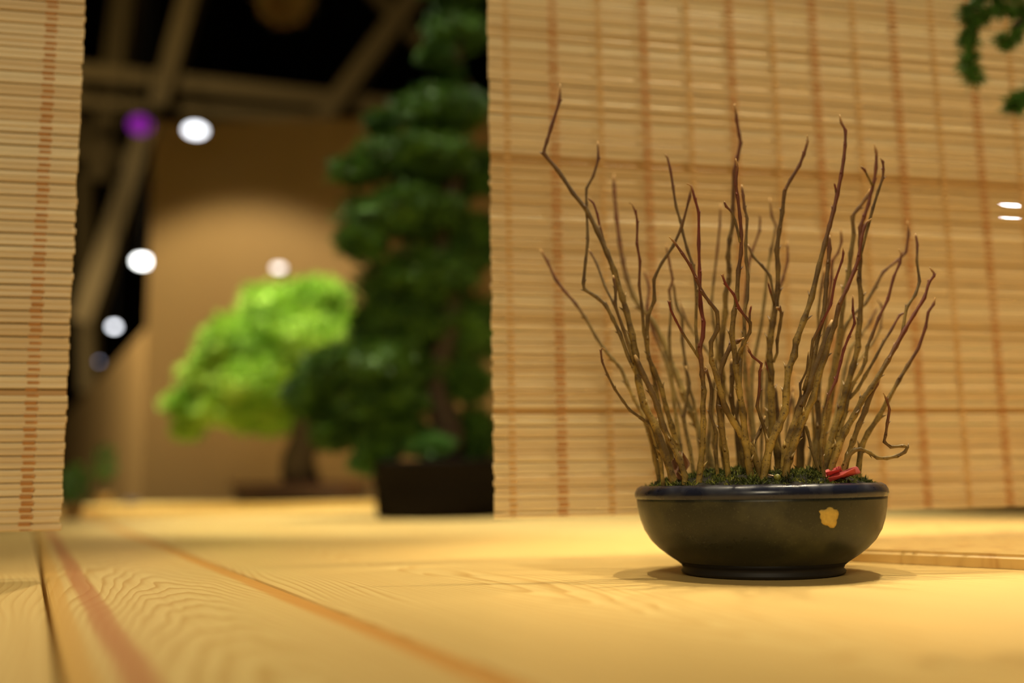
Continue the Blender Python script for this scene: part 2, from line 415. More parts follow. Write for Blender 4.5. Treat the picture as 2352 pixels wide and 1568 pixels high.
frame_piece('hanging_beam', (-.97, -.014, top), (1.03, .014, top+.03), 'brown wooden beam from which both bamboo blinds hang', 'beam')
frame_piece('support_post', (-.97, -.018, .0003), (-.934, .018, top), 'brown wooden post under the left end of the blind beam', 'post')
frame_piece('support_post', (.994, -.018, .0003), (1.03, .018, top), 'brown wooden post under the right end of the blind beam', 'post')

# ------------------------------------------------------------------ bowl with twigs
PY = 0.68
PC = P(1751, 1309, PY); PC.z = 0.0004
plant = empty('potted_shrub', PC)
setp(plant, 'bare reddish twigs growing from moss in a dark blue glazed bowl', 'potted plant')
u_ = PY/F/3.36
prof_px = [(578,1040),(600,1030),(606,1018),(588,1000),(598,975),(636,945),(704,900),(768,850),(826,790),(872,715),(898,640),(915,560),(922,500),(924,480)]
zs = lambda yy: max(0.0, (1040-yy)*u_)
prof = [(r_*u_, zs(y_)) for r_, y_ in prof_px]
RR = 930*u_
b = MB()
b.lathe([(.02, .002)] + [(prof[0][0]-.002, 0)] + prof[4:] + [(.0775, .050), (.076, .046), (.074, .034), (.06, .02), (.02, .014)], (PC.x, PC.y, PC.z), 96)
pot = b.out('bowl', M['glaze'], plant, True)
b = MB(); b.lathe([(prof[0][0]-.006, .0003)]+[(r_, z_) for r_, z_ in prof[:6]]+[(prof[5][0]-.006, prof[5][1])], (PC.x, PC.y, PC.z), 96)
b.out('foot_ring', M['foot'], pot, True)
zr0, zr1 = zs(490), zs(380); rc = (zr0+zr1)/2; rh = (zr1-zr0)/2
lip = [(922*u_, .0493), (928*u_, .0500), (RR+.0006, .0518), (RR+.0002, .0542), (RR-.0013, .0568), (RR-.0038, .0582), (RR-.0063, .0577), (RR-.0078, .0560), (RR-.0083, .052)]
b = MB(); b.lathe(lip, (PC.x, PC.y, PC.z), 96); b.out('rim', M['rim'], pot, True).data
# ochre patch on the wall of the bowl
def bowl_r(z):
    for (r0, z0), (r1, z1) in zip(prof[4:], prof[5:]):
        if z0 <= z <= z1: return r0+(r1-r0)*(z-z0)/max(1e-6, z1-z0)
    return prof[-1][0]
def on_bowl(px, py):           # nearest hit of a pixel ray with the bowl
    dr = ray(px, py); k = .5
    best = None
    for i in range(4000):
        k = .5+i*.00006; p = CAM+dr*k
        if (Vector((p.x, p.y))-Vector((PC.x, PC.y))).length <= bowl_r(p.z-PC.z): return p
    return p
pc_ = on_bowl(1905, 1184); vs = []; nn = 26
for ring_, off in ((0, .0005), (.55, .00055), (.95, .0005), (1.0, -.0003)):
    for k in range(nn):
        a_ = 2*math.pi*k/nn
        rr = (23+11*noise.noise(Vector((math.cos(a_)*1.5, math.sin(a_)*1.5, 3)))+4*noise.noise(Vector((math.cos(a_)*5, math.sin(a_)*5, 8))))*ring_
        p = on_bowl(1904+rr*math.cos(a_)*.98, 1185-rr*math.sin(a_)*.92)
        nr = Vector((p.x-PC.x, p.y-PC.y, -.02)).normalized(); vs.append(p+nr*off)
fs = []
for j in range(3):
    for k in range(nn): fs.append((j*nn+k, (j+1)*nn+k, (j+1)*nn+(k+1) % nn, j*nn+(k+1) % nn))
build('glaze_patch', vs, fs, M['patch'], pot, True)['label'] = 'rough ochre patch on the dark glaze'
# soil and moss
def soil_z(x, y):
    q = math.hypot(x, y)/.0765
    return .0560+.0105*max(0, 1-q**3)+.0016*noise.noise(Vector((x*70, y*70, 2)))+.0008*noise.noise(Vector((x*260, y*260, 7)))
vs = []; fs = []; nr_, na = 26, 72
for i in range(nr_+1):
    for k in range(na):
        rr = .0768*i/nr_; a_ = 2*math.pi*k/na; x, y = rr*math.cos(a_), rr*math.sin(a_); vs.append((PC.x+x, PC.y+y, PC.z+soil_z(x, y)))
for i in range(nr_):
    for k in range(na): fs.append((i*na+k, (i+1)*na+k, (i+1)*na+(k+1) % na, i*na+(k+1) % na))
build('soil', vs, fs, M['soil'], plant, True)
b = MB(); rg = random.Random(5)
for i in range(9000):
    a_ = rg.uniform(0, 6.283); rr = .0755*math.sqrt(rg.random()); x, y = rr*math.cos(a_), rr*math.sin(a_)
    if noise.noise(Vector((x*55, y*55, 9))) < -.12: continue
    p = Vector((PC.x+x, PC.y+y, PC.z+soil_z(x, y)-.0002))
    dr = Vector((rg.gauss(0, .7), rg.gauss(0, .7), rg.uniform(.4, 1.2)))
    b.leaf(p, dr, Vector((rg.gauss(0, 1), rg.gauss(0, 1), .3)), rg.uniform(.0014, .0040)*(1.6 if noise.noise(Vector((x*80, y*80, 1))) > .2 else 1), .0009)
setp(b.out('moss', M['moss'], plant), kind='stuff')

# ---- stems: pixel traces of the photo lifted to real depth; (points, base px radius, tip px radius, depth at base, depth at tip, red, pale)
ST = {}
def st(key, pts, r0, r1, d0, d1, red=.3, pale=0., parent=None): ST[key] = (pts, r0, r1, d0, d1, red, pale, parent)
# traces run tip -> base
st('a', [(1287,193),(1285,232),(1265,295),(1256,325),(1249,352),(1283,393),(1316,443),(1346,480),(1372,530),(1395,582),(1411,622),(1430,685),(1439,715),(1452,770),(1460,812),(1466,874),(1480,933),(1505,977),(1526,1038),(1545,1100)], 11, 3.0, -.030, .0, .22)
st('a1', [(1373,324),(1374,365),(1362,405),(1347,433),(1347,470),(1350,550),(1345,600),(1340,650),(1343,665),(1370,682),(1392,702),(1407,731),(1424,766),(1442,817),(1462,858)], 5.5, 2.6, -.022, .004, .15, .1, 'a')
st('a2', [(1350,455),(1363,466),(1372,492),(1380,530),(1397,585),(1412,626)], 4, 2, -.014, -.008, .65, 0, 'a')
st('a3', [(1352,572),(1370,603),(1389,656),(1410,698),(1428,742),(1450,803)], 4, 2.4, -.018, .012, .1, .25, 'a')
st('a4', [(1408,632),(1414,663),(1414,705),(1431,754),(1442,789),(1456,832)], 4.2, 3, -.024, -.022, .05, 0, 'a')
st('b', [(1241,572),(1258,602),(1276,641),(1300,672),(1322,697),(1345,730),(1370,775),(1387,800),(1408,826),(1426,845),(1440,880),(1456,915),(1474,948),(1492,1000),(1505,1060),(1517,1105)], 6, 3.0, .012, .045, .35, .55)
st('c', [(1390,803),(1384,799),(1380,806),(1383,830),(1396,862),(1412,893),(1432,922),(1447,942),(1475,962),(1494,981),(1506,1018),(1518,1060),(1523,1112)], 6, 1.8, -.022, -.030, .12)
st('c1', [(1484,950),(1497,1000),(1505,1040),(1511,1080),(1516,1110)], 7, 5, .0, .0, 0, .2)
st('d', [(1410,400),(1411,440),(1416,500),(1424,560),(1431,602),(1440,640),(1455,680),(1472,708),(1498,735),(1523,782),(1537,824),(1552,854),(1572,909),(1588,948),(1604,980),(1620,1020),(1640,1085)], 12, 3.6, .052, .085, .40, .5)
st('e', [(1445,465),(1452,470),(1460,487),(1464,512),(1463,560),(1470,600),(1468,654),(1474,702),(1479,761),(1488,812),(1498,850),(1506,890),(1518,950),(1535,1015),(1552,1085)], 6.5, 2.2, -.004, -.012, .38)
st('f', [(1588,425),(1584,452),(1566,520),(1546,565),(1520,604),(1502,642),(1503,690),(1488,726),(1486,782),(1490,822),(1502,847),(1519,891),(1530,937),(1543,979),(1555,1022),(1568,1085)], 8, 2.4, -.012, -.02, .12)
st('g', [(1526,353),(1533,362),(1540,390),(1546,430),(1553,475),(1563,508),(1567,529),(1579,574),(1592,612),(1600,670),(1598,750),(1603,815)], 4.6, 2.4, -.030, -.01, .25, 0, 'h')
st('h', [(1577,421),(1588,428),(1597,460),(1605,490),(1605,560),(1607,628),(1609,702),(1616,740),(1614,775),(1607,800),(1610,824),(1613,860),(1617,898),(1614,937),(1616,968),(1614,1021),(1609,1073),(1605,1114)], 8.5, 2.4, -.045, -.038, .85)
st('h1', [(1541,690),(1537,695),(1541,712),(1552,735),(1568,765),(1586,792),(1606,822)], 4, 2, -.042, -.050, .75, 0, 'h')
st('i', [(1537,544),(1549,556),(1568,583),(1586,611),(1600,641),(1613,671),(1631,695),(1647,716),(1649,754),(1633,786),(1635,831),(1647,867),(1656,902),(1666,937),(1684,968),(1703,998),(1726,1030),(1744,1083)], 10, 2.3, -.052, -.058, .3)
st('j', [(1686,238),(1691,262),(1692,275),(1698,310),(1701,328),(1693,365),(1686,392),(1685,440),(1683,482),(1684,512),(1676,550),(1672,590),(1675,620),(1674,645),(1666,676),(1666,719),(1659,765),(1656,817),(1659,867),(1659,916),(1656,968),(1660,1021),(1668,1080)], 10.5, 3.2, .018, .012, .3)
st('k', [(1690,364),(1694,385),(1690,420),(1694,450),(1700,500),(1703,540),(1702,582),(1696,621),(1692,688),(1686,716),(1681,768),(1686,800),(1690,842),(1698,898),(1707,951),(1712,1014),(1719,1063),(1726,1105)], 10, 2.4, -.055, -.048, .4)
st('k1', [(1663,462),(1668,474),(1681,487),(1690,512),(1700,556)], 3.6, 2.2, -.05, -.05, .35, .2, 'k')
st('k2', [(1703,424),(1707,450),(1710,478),(1716,502),(1713,560),(1714,600),(1718,635),(1716,688),(1709,719),(1710,768),(1702,812),(1700,853),(1699,900)], 5.2, 2.6, -.05, -.03, .12, .15, 'k')
st('k3', [(1662,628),(1660,634),(1667,653),(1686,677),(1698,709),(1723,741),(1722,763),(1709,789),(1698,807),(1692,838)], 5, 2.2, -.052, -.062, .75, 0, 'k')
st('k4', [(1726,700),(1722,720),(1722,745)], 3, 2, -.06, -.061, .7, 0, 'k')
st('l', [(1709,776),(1693,784),(1678,796),(1661,831),(1652,870),(1651,933),(1658,986),(1667,1038),(1673,1098)], 8, 4, -.044, -.05, .05)
st('m', [(1717,793),(1722,808),(1729,819),(1749,835),(1745,853),(1744,898),(1739,933),(1748,961),(1758,989),(1764,1031),(1766,1085)], 5.5, 2.2, -.038, -.05, .5)
st('m1', [(1757,955),(1745,990),(1729,1020),(1722,1045)], 4, 3.5, -.035, -.03, 0, 0)
st('n', [(1854,310),(1855,325),(1846,355),(1836,380),(1815,414),(1802,440),(1797,487),(1790,530),(1784,575),(1787,612),(1786,670),(1782,702),(1775,740),(1769,782),(1767,817),(1771,853),(1771,898),(1773,951),(1775,1003),(1787,1040),(1790,1090)], 11.5, 2.8, -.015, -.02, .18)
st('n1', [(1717,560),(1730,589),(1752,612),(1769,634),(1774,664),(1781,706)], 3.8, 2.6, -.017, -.01, .1, .1, 'n')
st('n2', [(1764,647),(1769,668),(1778,698)], 3, 1.8, -.02, -.026, .8, 0, 'n')
st('n3', [(1783,706),(1791,710),(1795,721),(1791,750),(1785,782),(1785,810),(1776,832)], 3.6, 3.2, -.02, -.03, .1, 0, 'n')
st('n4', [(1757,826),(1762,845),(1770,872)], 2.6, 1.5, -.02, -.026, .8, 0, 'n')
st('o', [(1928,263),(1933,283),(1942,300),(1941,335),(1938,365),(1932,402),(1923,447),(1915,482),(1905,520),(1895,558),(1881,611),(1864,684),(1847,733),(1829,782),(1824,817),(1811,849),(1806,902),(1803,944),(1787,982),(1769,1021),(1759,1066),(1753,1104)], 11, 2.6, -.060, -.03, .42)
st('o1', [(1916,420),(1919,432),(1921,452)], 2.6, 1.8, -.036, -.038, .8, 0, 'o')
st('p', [(2008,331),(2013,352),(2012,385),(2008,415),(2002,437),(1995,468),(1984,500),(1976,522),(1976,560),(1976,600),(1973,642),(1978,681),(1975,737),(1971,768),(1971,796),(1959,842),(1945,891),(1931,944),(1917,986),(1904,1031),(1897,1078)], 10.5, 2.8, -.018, -.01, .42)
st('p1', [(1977,382),(1987,392),(1993,405),(2004,426)], 3.4, 2.2, -.012, -.016, .45, 0, 'p')
st('q', [(2000,434),(1988,457),(1972,478),(1958,497),(1961,540),(1954,583),(1950,627),(1940,665),(1936,700),(1930,760),(1920,820),(1911,870),(1900,930),(1889,1000),(1880,1068)], 9.5, 3.6, .014, .0, .1, .55)
st('r', [(2022,363),(2028,372),(2029,390),(2027,410),(2017,439),(2004,481),(1994,519),(1985,554),(1975,590)], 4.2, 2.3, -.03, -.03, .25, 0, 's')
st('s', [(2002,502),(1990,511),(1985,523),(1978,551),(1972,592),(1963,620),(1945,663),(1927,702),(1917,747),(1906,779),(1896,817),(1881,860),(1867,916),(1846,958),(1825,1014),(1811,1056),(1804,1094)], 11, 2.6, -.058, -.034, .45)
st('t', [(1912,735),(1892,796),(1874,842),(1857,891),(1839,937),(1822,982),(1804,1031),(1800,1085)], 9, 6, -.042, -.04, 0)
st('u', [(1936,568),(1937,582),(1934,599),(1918,645),(1908,700),(1888,740),(1867,782),(1864,810),(1859,846),(1846,897)], 4.4, 2.0, -.044, -.05, .85, 0, 't')
st('u1', [(1904,540),(1905,572),(1902,608),(1898,650),(1895,690),(1890,730),(1878,776),(1868,830),(1852,900)], 5.6, 4, -.040, -.03, .15, 0, 't')
st('v', [(1931,525),(1933,555),(1925,580),(1912,600),(1910,640),(1903,692),(1893,760),(1884,850),(1880,930),(1874,1010),(1872,1075)], 6.5, 2.4, .035, .04, .4, .3)
st('v1', [(1894,615),(1886,662),(1879,720),(1880,760),(1876,800),(1870,870),(1866,930)], 4.5, 2.6, .03, .03, .1, .5)
st('w', [(2084,508),(2087,536),(2081,578),(2065,595),(2029,624),(2009,661),(1987,698),(1959,723),(1941,751),(1929,800),(1918,870),(1904,950),(1890,1030),(1885,1082)], 7.5, 2.6, .022, .03, .3, .35)
st('x', [(2064,572),(2070,583),(2067,604),(2053,635),(2039,688),(2018,730),(2001,775),(1992,796),(1988,828),(1976,856),(1959,881),(1948,912),(1941,951),(1927,993),(1919,1030),(1912,1085)], 6.5, 2.4, -.020, -.004, .45)
st('y', [(2103,536),(2107,562),(2106,600),(2112,646),(2102,677),(2083,705),(2078,730),(2073,764)], 4.4, 2.3, -.026, -.01, .25, .2, 'z')
st('z', [(2134,613),(2145,626),(2145,634),(2134,648),(2123,684),(2099,723),(2078,758),(2057,796),(2039,828),(2018,863),(2001,891),(1980,919),(1962,954),(1941,989),(1924,1031),(1908,1082)], 10.5, 2.6, -.046, -.022, .55)
st('z1', [(2020,868),(1998,909),(1987,944),(1973,975),(1959,1014),(1948,1045),(1941,1085)], 6.5, 5, -.030, -.036, .1)
st('aa', [(2148,683),(2144,699),(2132,717),(2126,751),(2109,800),(2085,839),(2064,874),(2039,919),(2018,958),(1994,993),(1978,1028),(1971,1090)], 8.5, 2.4, -.020, -.01, .4)
st('ab', [(2081,717),(2066,724),(2047,758),(2029,786),(2011,821),(1987,863),(1969,895),(1950,915)], 5, 2.2, -.016, -.004, .35, 0, 'x')
st('ac', [(2029,902),(2037,919),(2043,940),(2038,972),(2034,1000),(2031,1014),(2046,1026),(2074,1024),(2084,1027),(2078,1038),(2060,1047),(2036,1052),(2015,1051),(1997,1039),(1976,1031),(1960,1035),(1948,1049),(1939,1070),(1937,1095)], 6.5, 2.2, -.044, -.050, .25, .15)
st('ad', [(1959,677),(1959,714),(1963,742),(1949,775),(1938,803),(1931,831),(1920,874),(1903,909),(1896,940),(1892,979),(1887,1014),(1887,1052),(1893,1094)], 5.5, 2.0, -.052, -.040, .75)
st('ae', [(2013,686),(2026,705),(2022,754),(2004,789),(1983,814),(1962,842),(1945,890),(1932,950),(1920,1010),(1912,1072)], 6, 2.4, .035, .06, .15, .75)
st('ae1', [(2016,702),(1998,740),(1973,775),(1953,802),(1940,850),(1925,930),(1905,1020),(1900,1080)], 6, 3.4, .045, .07, .1, .7)
st('af', [(1857,805),(1853,850),(1838,882),(1839,910),(1829,938),(1822,970),(1815,1005)], 3.8, 1.8, -.035, -.045, 0, 0, 't')
st('ag', [(1768,455),(1773,497),(1782,520),(1771,576),(1762,626),(1757,680),(1748,747),(1735,810),(1727,850),(1726,930),(1733,1010),(1738,1078)], 7, 2.6, .045, .06, .15, .6)
st('ah', [(1736,489),(1746,499),(1744,532),(1727,578),(1719,612),(1712,690),(1708,770),(1712,860),(1722,950),(1730,1003),(1737,1070)], 8, 2.4, .050, .062, .45, .3)
st('ai', [(1809,552),(1809,600),(1797,643),(1780,690),(1768,760),(1762,840),(1761,900),(1761,951),(1766,1078)], 7.5, 2.6, .030, .058, .3, .4)
st('aj', [(1655,468),(1653,520),(1648,572),(1640,640),(1634,695),(1640,745),(1648,800),(1640,880),(1636,950),(1640,1020),(1650,1080)], 6.5, 2.4, .055, .068, .3, .45)
st('ak', [(1529,560),(1537,600),(1545,642),(1537,667),(1542,705),(1537,775),(1542,846),(1547,916),(1554,968),(1562,1023),(1572,1085)], 6, 2.4, .028, .04, .3, .3)
st('al', [(1545,640),(1554,702),(1567,730),(1567,782),(1575,839),(1580,881),(1593,923),(1597,951),(1606,1010),(1612,1080)], 6, 3, .038, .05, .05, .4)
st('am', [(1477,616),(1491,660),(1486,705),(1500,760),(1530,830),(1545,890),(1566,950),(1580,1010),(1592,1080)], 6.5, 2.6, .048, .075, .45, .5)
st('an', [(1619,842),(1623,850),(1635,895),(1631,947),(1645,993),(1644,1040),(1648,1088)], 5, 3, -.034, -.03, .05)
st('ao', [(1458,815),(1481,867),(1498,902),(1510,932),(1523,979),(1540,1014),(1561,1056),(1573,1093),(1572,1114)], 8.5, 5, -.040, -.03, 0, .1)
st('ap', [(1680,824),(1682,867),(1680,916),(1687,954),(1698,985),(1704,1030),(1708,1085)], 8, 4.5, .0, .0, 0)
st('aq', [(1846,950),(1841,1010),(1840,1078)], 9.5, 7, .02, .02, 0)
st('ar', [(1850,975),(1855,992),(1864,1031),(1875,1066),(1884,1090)], 4, 3, -.03, -.03, 0, .4)
st('as', [(1868,880),(1878,926),(1880,986),(1875,1028),(1872,1078)], 8.5, 5, .005, .01, 0, .2)
st('at', [(1780,880),(1786,950),(1788,1010),(1797,1078)], 6, 3.5, .005, .01, 0)
st('au', [(1822,886),(1815,930),(1806,990),(1812,1075)], 4.5, 2.6, .05, .06, .3, .5)
st('av', [(1560,690),(1580,745),(1620,800),(1640,830),(1662,880),(1690,960),(1696,1075)], 6, 2.6, .055, .07, .1, .6)
st('aw', [(1700,905),(1690,960),(1694,1010),(1700,1078)], 8, 5, .03, .03, 0, .2)
st('ax', [(1575,840),(1583,880),(1570,960),(1585,1030),(1592,1085)], 5.5, 3, .012, .02, 0, .2)
st('ay', [(1752,835),(1748,900),(1750,980),(1748,1075)], 6, 3, .05, .055, 0, .5)
st('az', [(1820,900),(1826,960),(1833,1020),(1832,1080)], 6.5, 3, .04, .05, 0, .4)
st('ba', [(1905,880),(1893,940),(1870,1010),(1855,1080)], 6.5, 3, .04, .055, 0, .3)
st('bb', [(1640,860),(1632,930),(1628,1000),(1622,1080)], 6, 3, .03, .04, 0, .3)

def catmull(pts, sub=3, smooth=.8):
    out = []; n = len(pts)
    for i in range(n-1):
        p0, p1, p2, p3 = pts[max(i-1, 0)], pts[i], pts[i+1], pts[min(i+2, n-1)]
        for k in range(sub):
            q = k/sub
            c = .5*((2*p1)+(p2-p0)*q+(2*p0-5*p1+4*p2-p3)*q*q+(3*p1-p0-3*p2+p3)*q**3)
            lin = p1.lerp(p2, q)
            out.append((lin.lerp(c, smooth), i+q, k == 0))
    out.append((pts[-1], n-1, True)); return out
objs = {}
def make_stem(key):
    pts, r0, r1, d0, d1, red, pale, parent = ST[key]
    rg = random.Random(key)
    pts = list(reversed(pts)); is_branch = parent is not None
    # keep the foot of a stem inside the bowl
    if not is_branch:
        x = P(pts[0][0], pts[0][1], PY+d0).x-PC.x; lim = math.sqrt(max(.0001, .0725**2-min(abs(x), .0715)**2)); d0c = max(-lim, min(lim, d0)); d1 += (d0c-d0)*.6; d0 = d0c
    n = len(pts); W = []
    L = [0]
    for a_, b_ in zip(pts, pts[1:]): L.append(L[-1]+math.dist(a_, b_))
    for i, (px, py) in enumerate(pts): W.append(P(px, py, PY+d0+(d1-d0)*(L[i]/L[-1])**1.1))
    if not is_branch:
        g = W[0].copy(); g.z = PC.z+.044; W.insert(0, g)
    cm = catmull(W, 3, .35); path = [c_[0] for c_ in cm]; m_ = len(path)
    cum = [0]
    for a_, b_ in zip(path, path[1:]): cum.append(cum[-1]+(b_-a_).length)
    px2m = PY/F; rad = []; tone = []
    for i, (p, _, node) in enumerate(cm):
        q = cum[i]/cum[-1]; r = (r0*.84+(r1*1.08-r0*.84)*q**.8)*px2m
        r *= rg.uniform(.92, 1.08)
        if node and i > 3 and q < .97: r *= 1.26
        if not is_branch and q < .06: r *= 1.12
        if q > .985: r *= .55
        rad.append(r)
        st0 = 1-red*.62; rv = 0 if q < st0-.12 else min(1, (q-st0+.12)/.16)
        rv = rv*min(1, .45+red*.7) if red > .02 else 0
        bud = max(0, (q-.965)/.035)*.8
        tone.append((rv, pale*(.6+.4*noise.noise(p*60)), bud))
    age = [cum[i]/cum[-1] for i in range(m_)] if not is_branch else [.4+.6*cum[i]/cum[-1] for i in range(m_)]
    N = 8; b = MB(); b.tube(path, rad, N)
    tn = [t_ for t_ in tone for _ in range(N)]; an = [t_ for t_ in age for _ in range(N)]
    # little buds and leaf scars at the nodes
    for i, (p, _, node) in enumerate(cm):
        if node and 4 < i < m_-3 and rg.random() < .75:
            d = (path[i+1]-path[i-1]).normalized(); sd = d.orthogonal().normalized(); sd.rotate(Matrix.Rotation(rg.uniform(0, 6.28), 3, d))
            r = rad[i]; q0 = p+sd*r*.6; tip = p+sd*r*1.9+d*r*2.0
            k0 = len(b.v); v1 = d.cross(sd)
            b.add([q0-d*r*.9, q0+v1*r*.55, q0+d*r*.9, q0-v1*r*.55, tip], [(0,1,4),(1,2,4),(2,3,4),(3,0,4),(0,3,2,1)])
            tn += [(min(1, tone[i][0]+.15), tone[i][1]*.5, 0)]*5; an += [age[i]]*5
    o = b.out('branch' if is_branch else 'stem', M['bark'], objs[parent] if is_branch else plant, True)
    at = o.data.attributes.new('tone', 'FLOAT_VECTOR', 'POINT'); at.data.foreach_set('vector', [c_ for t_ in tn for c_ in t_])
    at = o.data.attributes.new('age', 'FLOAT', 'POINT'); at.data.foreach_set('value', an)
    objs[key] = o
for key in ST:
    if ST[key][7] is None: make_stem(key)
for key in ST:
    if ST[key][7] is not None: make_stem(key)

# ---- fallen bits on the moss
def curled_leaf(name, c, axis, length, width, curl, mat, label, cat, group=None, wav=.15, seed=0, tilt=0.0):
    rg = random.Random(seed); nu, nw = 9, 5; vs = []
    for th in (0, 1):
        for i in range(nu+1):
            q = i/nu; wdt = width*math.sin(math.pi*min(1, .08+q*.9))**.7*(1+wav*math.sin(9*q+seed))
            for j in range(nw+1):
                k = j/nw*2-1
                x = (q-.5)*length; y = k*wdt/2; z = curl*(k*k)*width+.25*length*math.sin(q*3+seed)*wav*2+wav*width*.25*math.sin(5*k+7*q)
                vs.append(Vector((x, y, z+(0 if th == 0 else -.0003))))
    fs = []; m_ = nw+1; off = (nu+1)*m_
    for i in range(nu):
        for j in range(nw):
            a_ = i*m_+j; fs.append((a_, a_+m_, a_+m_+1, a_+1)); fs.append((off+a_, off+a_+1, off+a_+m_+1, off+a_+m_))
    rim_ = [i*m_ for i in range(nu+1)]+[nu*m_+j for j in range(1, nw+1)]+[i*m_+nw for i in range(nu-1, -1, -1)]+[j for j in range(nw-1, 0, -1)]
    for a_, b_ in zip(rim_, rim_[1:]+rim_[:1]): fs.append((a_, a_+off, b_+off, b_))
    Mx = Matrix.Rotation(axis, 4, 'Z') @ Matrix.Rotation(tilt, 4, 'Y')
    vs = [Mx @ v for v in vs]; zm = min(v.z for v in vs)
    o = build(name, vs, fs, mat, None, True); o.location = (c[0], c[1], c[2]-zm); setp(o, label, cat, group); return o
def on_soil(px, d):
    p = P(px, 1100, PY+d); x, y = p.x-PC.x, p.y-PC.y
    return (p.x, p.y, PC.z+soil_z(x, y))
def up(c, dz): return (c[0], c[1], c[2]+dz)
curled_leaf('fallen_petal', up(on_soil(1917, -.052), .0015), .3, .0125, .010, .35, M['petal'], 'upright red petal on the moss left of the curly twig', 'petal', seed=2, tilt=-.5)
curled_leaf('fallen_petal', up(on_soil(1934, -.060), .001), .1, .0185, .009, .3, M['petal'], 'flat red petal lying across the bowl rim moss', 'petal', seed=5, tilt=-.15)
curled_leaf('fallen_petal', up(on_soil(1957, -.052), .001), -.7, .012, .009, .45, M['petal_pink'], 'small pink curled petal beside the flat red one', 'petal', seed=7, tilt=-.45)
curled_leaf('dry_leaf', on_soil(1566, -.022), 1.2, .019, .011, .5, M['dry_leaf'], 'crumpled dry brown leaf among the left twigs', 'leaf', seed=3, tilt=-1.15)
curled_leaf('seed_husk', on_soil(1776, -.058), -.4, .007, .003, .3, M['dry_pale'], 'pale pinkish husk on the moss at bowl centre', 'husk', seed=4, tilt=.3)
b = MB(); b.lathe([(.0002,-.0021),(.0014,-.0017),(.0022,-.0006),(.0022,.0006),(.0014,.0017),(.0004,.0022)], (0,0,0), 14, True, True)
o = b.out('fallen_berry', M['berry'], None, True); q = on_soil(1786, -.064); o.location = (q[0], q[1], q[2]+.0019); setp(o, 'small olive green berry on the moss near the front rim', 'berry')

# ------------------------------------------------------------------ foliage makers
def lump(b, c, r, seed, sub=3):
    bm = bmesh.new(); bmesh.ops.create_icosphere(bm, subdivisions=sub, radius=1)
    vs = []
    for v in bm.verts:
        k = .8+.35*noise.noise(v.co*2.1+Vector((seed, 0, 0))); vs.append(Vector((v.co.x*r[0]*k, v.co.y*r[1]*k, v.co.z*r[2]*k))+c)
    b.add(vs, [tuple(v.index for v in f.verts) for f in bm.faces]); bm.free()
def foliage(b, c, r, n, size, seed, core=True):
    rg = random.Random(seed)
    if core: lump(b, c, (r[0]*.86, r[1]*.86, r[2]*.8), seed)
    for i in range(n):
        d = Vector((rg.gauss(0,1), rg.gauss(0,1), rg.gauss(0,1))).normalized()
        k = rg.uniform(.72, 1.06)*(.86+.3*noise.noise(d*2.1+Vector((seed, 0, 0))))
        p = c+Vector((d.x*r[0], d.y*r[1], d.z*r[2]))*k
        dr = (d+Vector((rg.gauss(0,.7), rg.gauss(0,.7), rg.gauss(0,.7)+.25)))
        b.leaf(p, dr, Vector((rg.gauss(0,1), rg.gauss(0,1), rg.gauss(0,1))), size*rg.uniform(.6, 1.4), size*.55)

# ---- large layered evergreen in the opening
TY = 1.90
base = G(1010, 1188); TY = base.y
tree = empty('evergreen_tree', base); setp(tree, 'tall dark green evergreen with layered foliage in the opening beside the right blind', 'tree')
k = TY/F
pb = G(1010, 1189)
b = MB(); rp = 150*k; hp = 125*k
b.lathe([(rp*.80,.0),(rp*.93,.004),(rp*.96,hp*.5),(rp*1.03,hp*.9),(rp*1.08,hp*.92),(rp*1.08,hp),(rp*.98,hp),(rp*.96,hp*.85),(.01,hp*.85)], (pb.x, pb.y, .0003), 40, True, True)
b.out('tree_pot', M['dark_pot'], tree, True)
b = MB(); tp = [Vector((pb.x, pb.y, hp*.8)), P(1030,1000,TY), P(1000,880,TY+.02), P(1040,720,TY), P(1010,560,TY), P(1045,400,TY), P(1030,250,TY), P(1050,110,TY), P(1040,-60,TY)]
b.tube([c_[0] for c_ in catmull(tp, 4)], [.034-.0008*i for i in range(4*8+1)], 10); b.out('trunk', M['trunk'], tree, True)
pads = [(1045,-40,95,60,0),(1050,70,80,60,0),(1000,130,38,28,-.03),(1035,175,30,30,0),(1000,450,110,170,.10),(1000,760,150,190,.12),(720,905,70,60,.0),(770,985,60,50,.03),(1010,255,125,55,-.02),(880,285,40,25,-.05),(950,365,150,58,-.04),(815,395,55,28,-.08),(1090,400,110,60,.05),
        (930,490,155,62,-.05),(830,555,60,42,-.1),(1080,560,120,75,.04),(960,640,160,70,-.02),(1060,760,150,90,.05),(900,740,110,70,-.04),(870,830,120,75,-.06),(760,850,70,55,-.03),
        (950,860,110,60,.04),(880,930,110,50,-.05),(1075,880,60,45,.02),(800,990,80,40,-.02),(915,1000,85,35,-.05),(870,1040,50,25,-.08),(1085,1000,70,70,.06),(985,1025,55,20,-.08),(850,1062,45,20,-.06)]
for i, (px, py, rx, ry, dy) in enumerate(pads):
    c_ = P(px, py, TY+dy); b = MB()
    foliage(b, c_, (rx*k, rx*k*.8, ry*k), int(700+rx*12), .013, i*3.1+1)
    b.out('foliage_pad', M['leaf_mid' if i >= len(pads)-2 else 'leaf_dark'], tree)

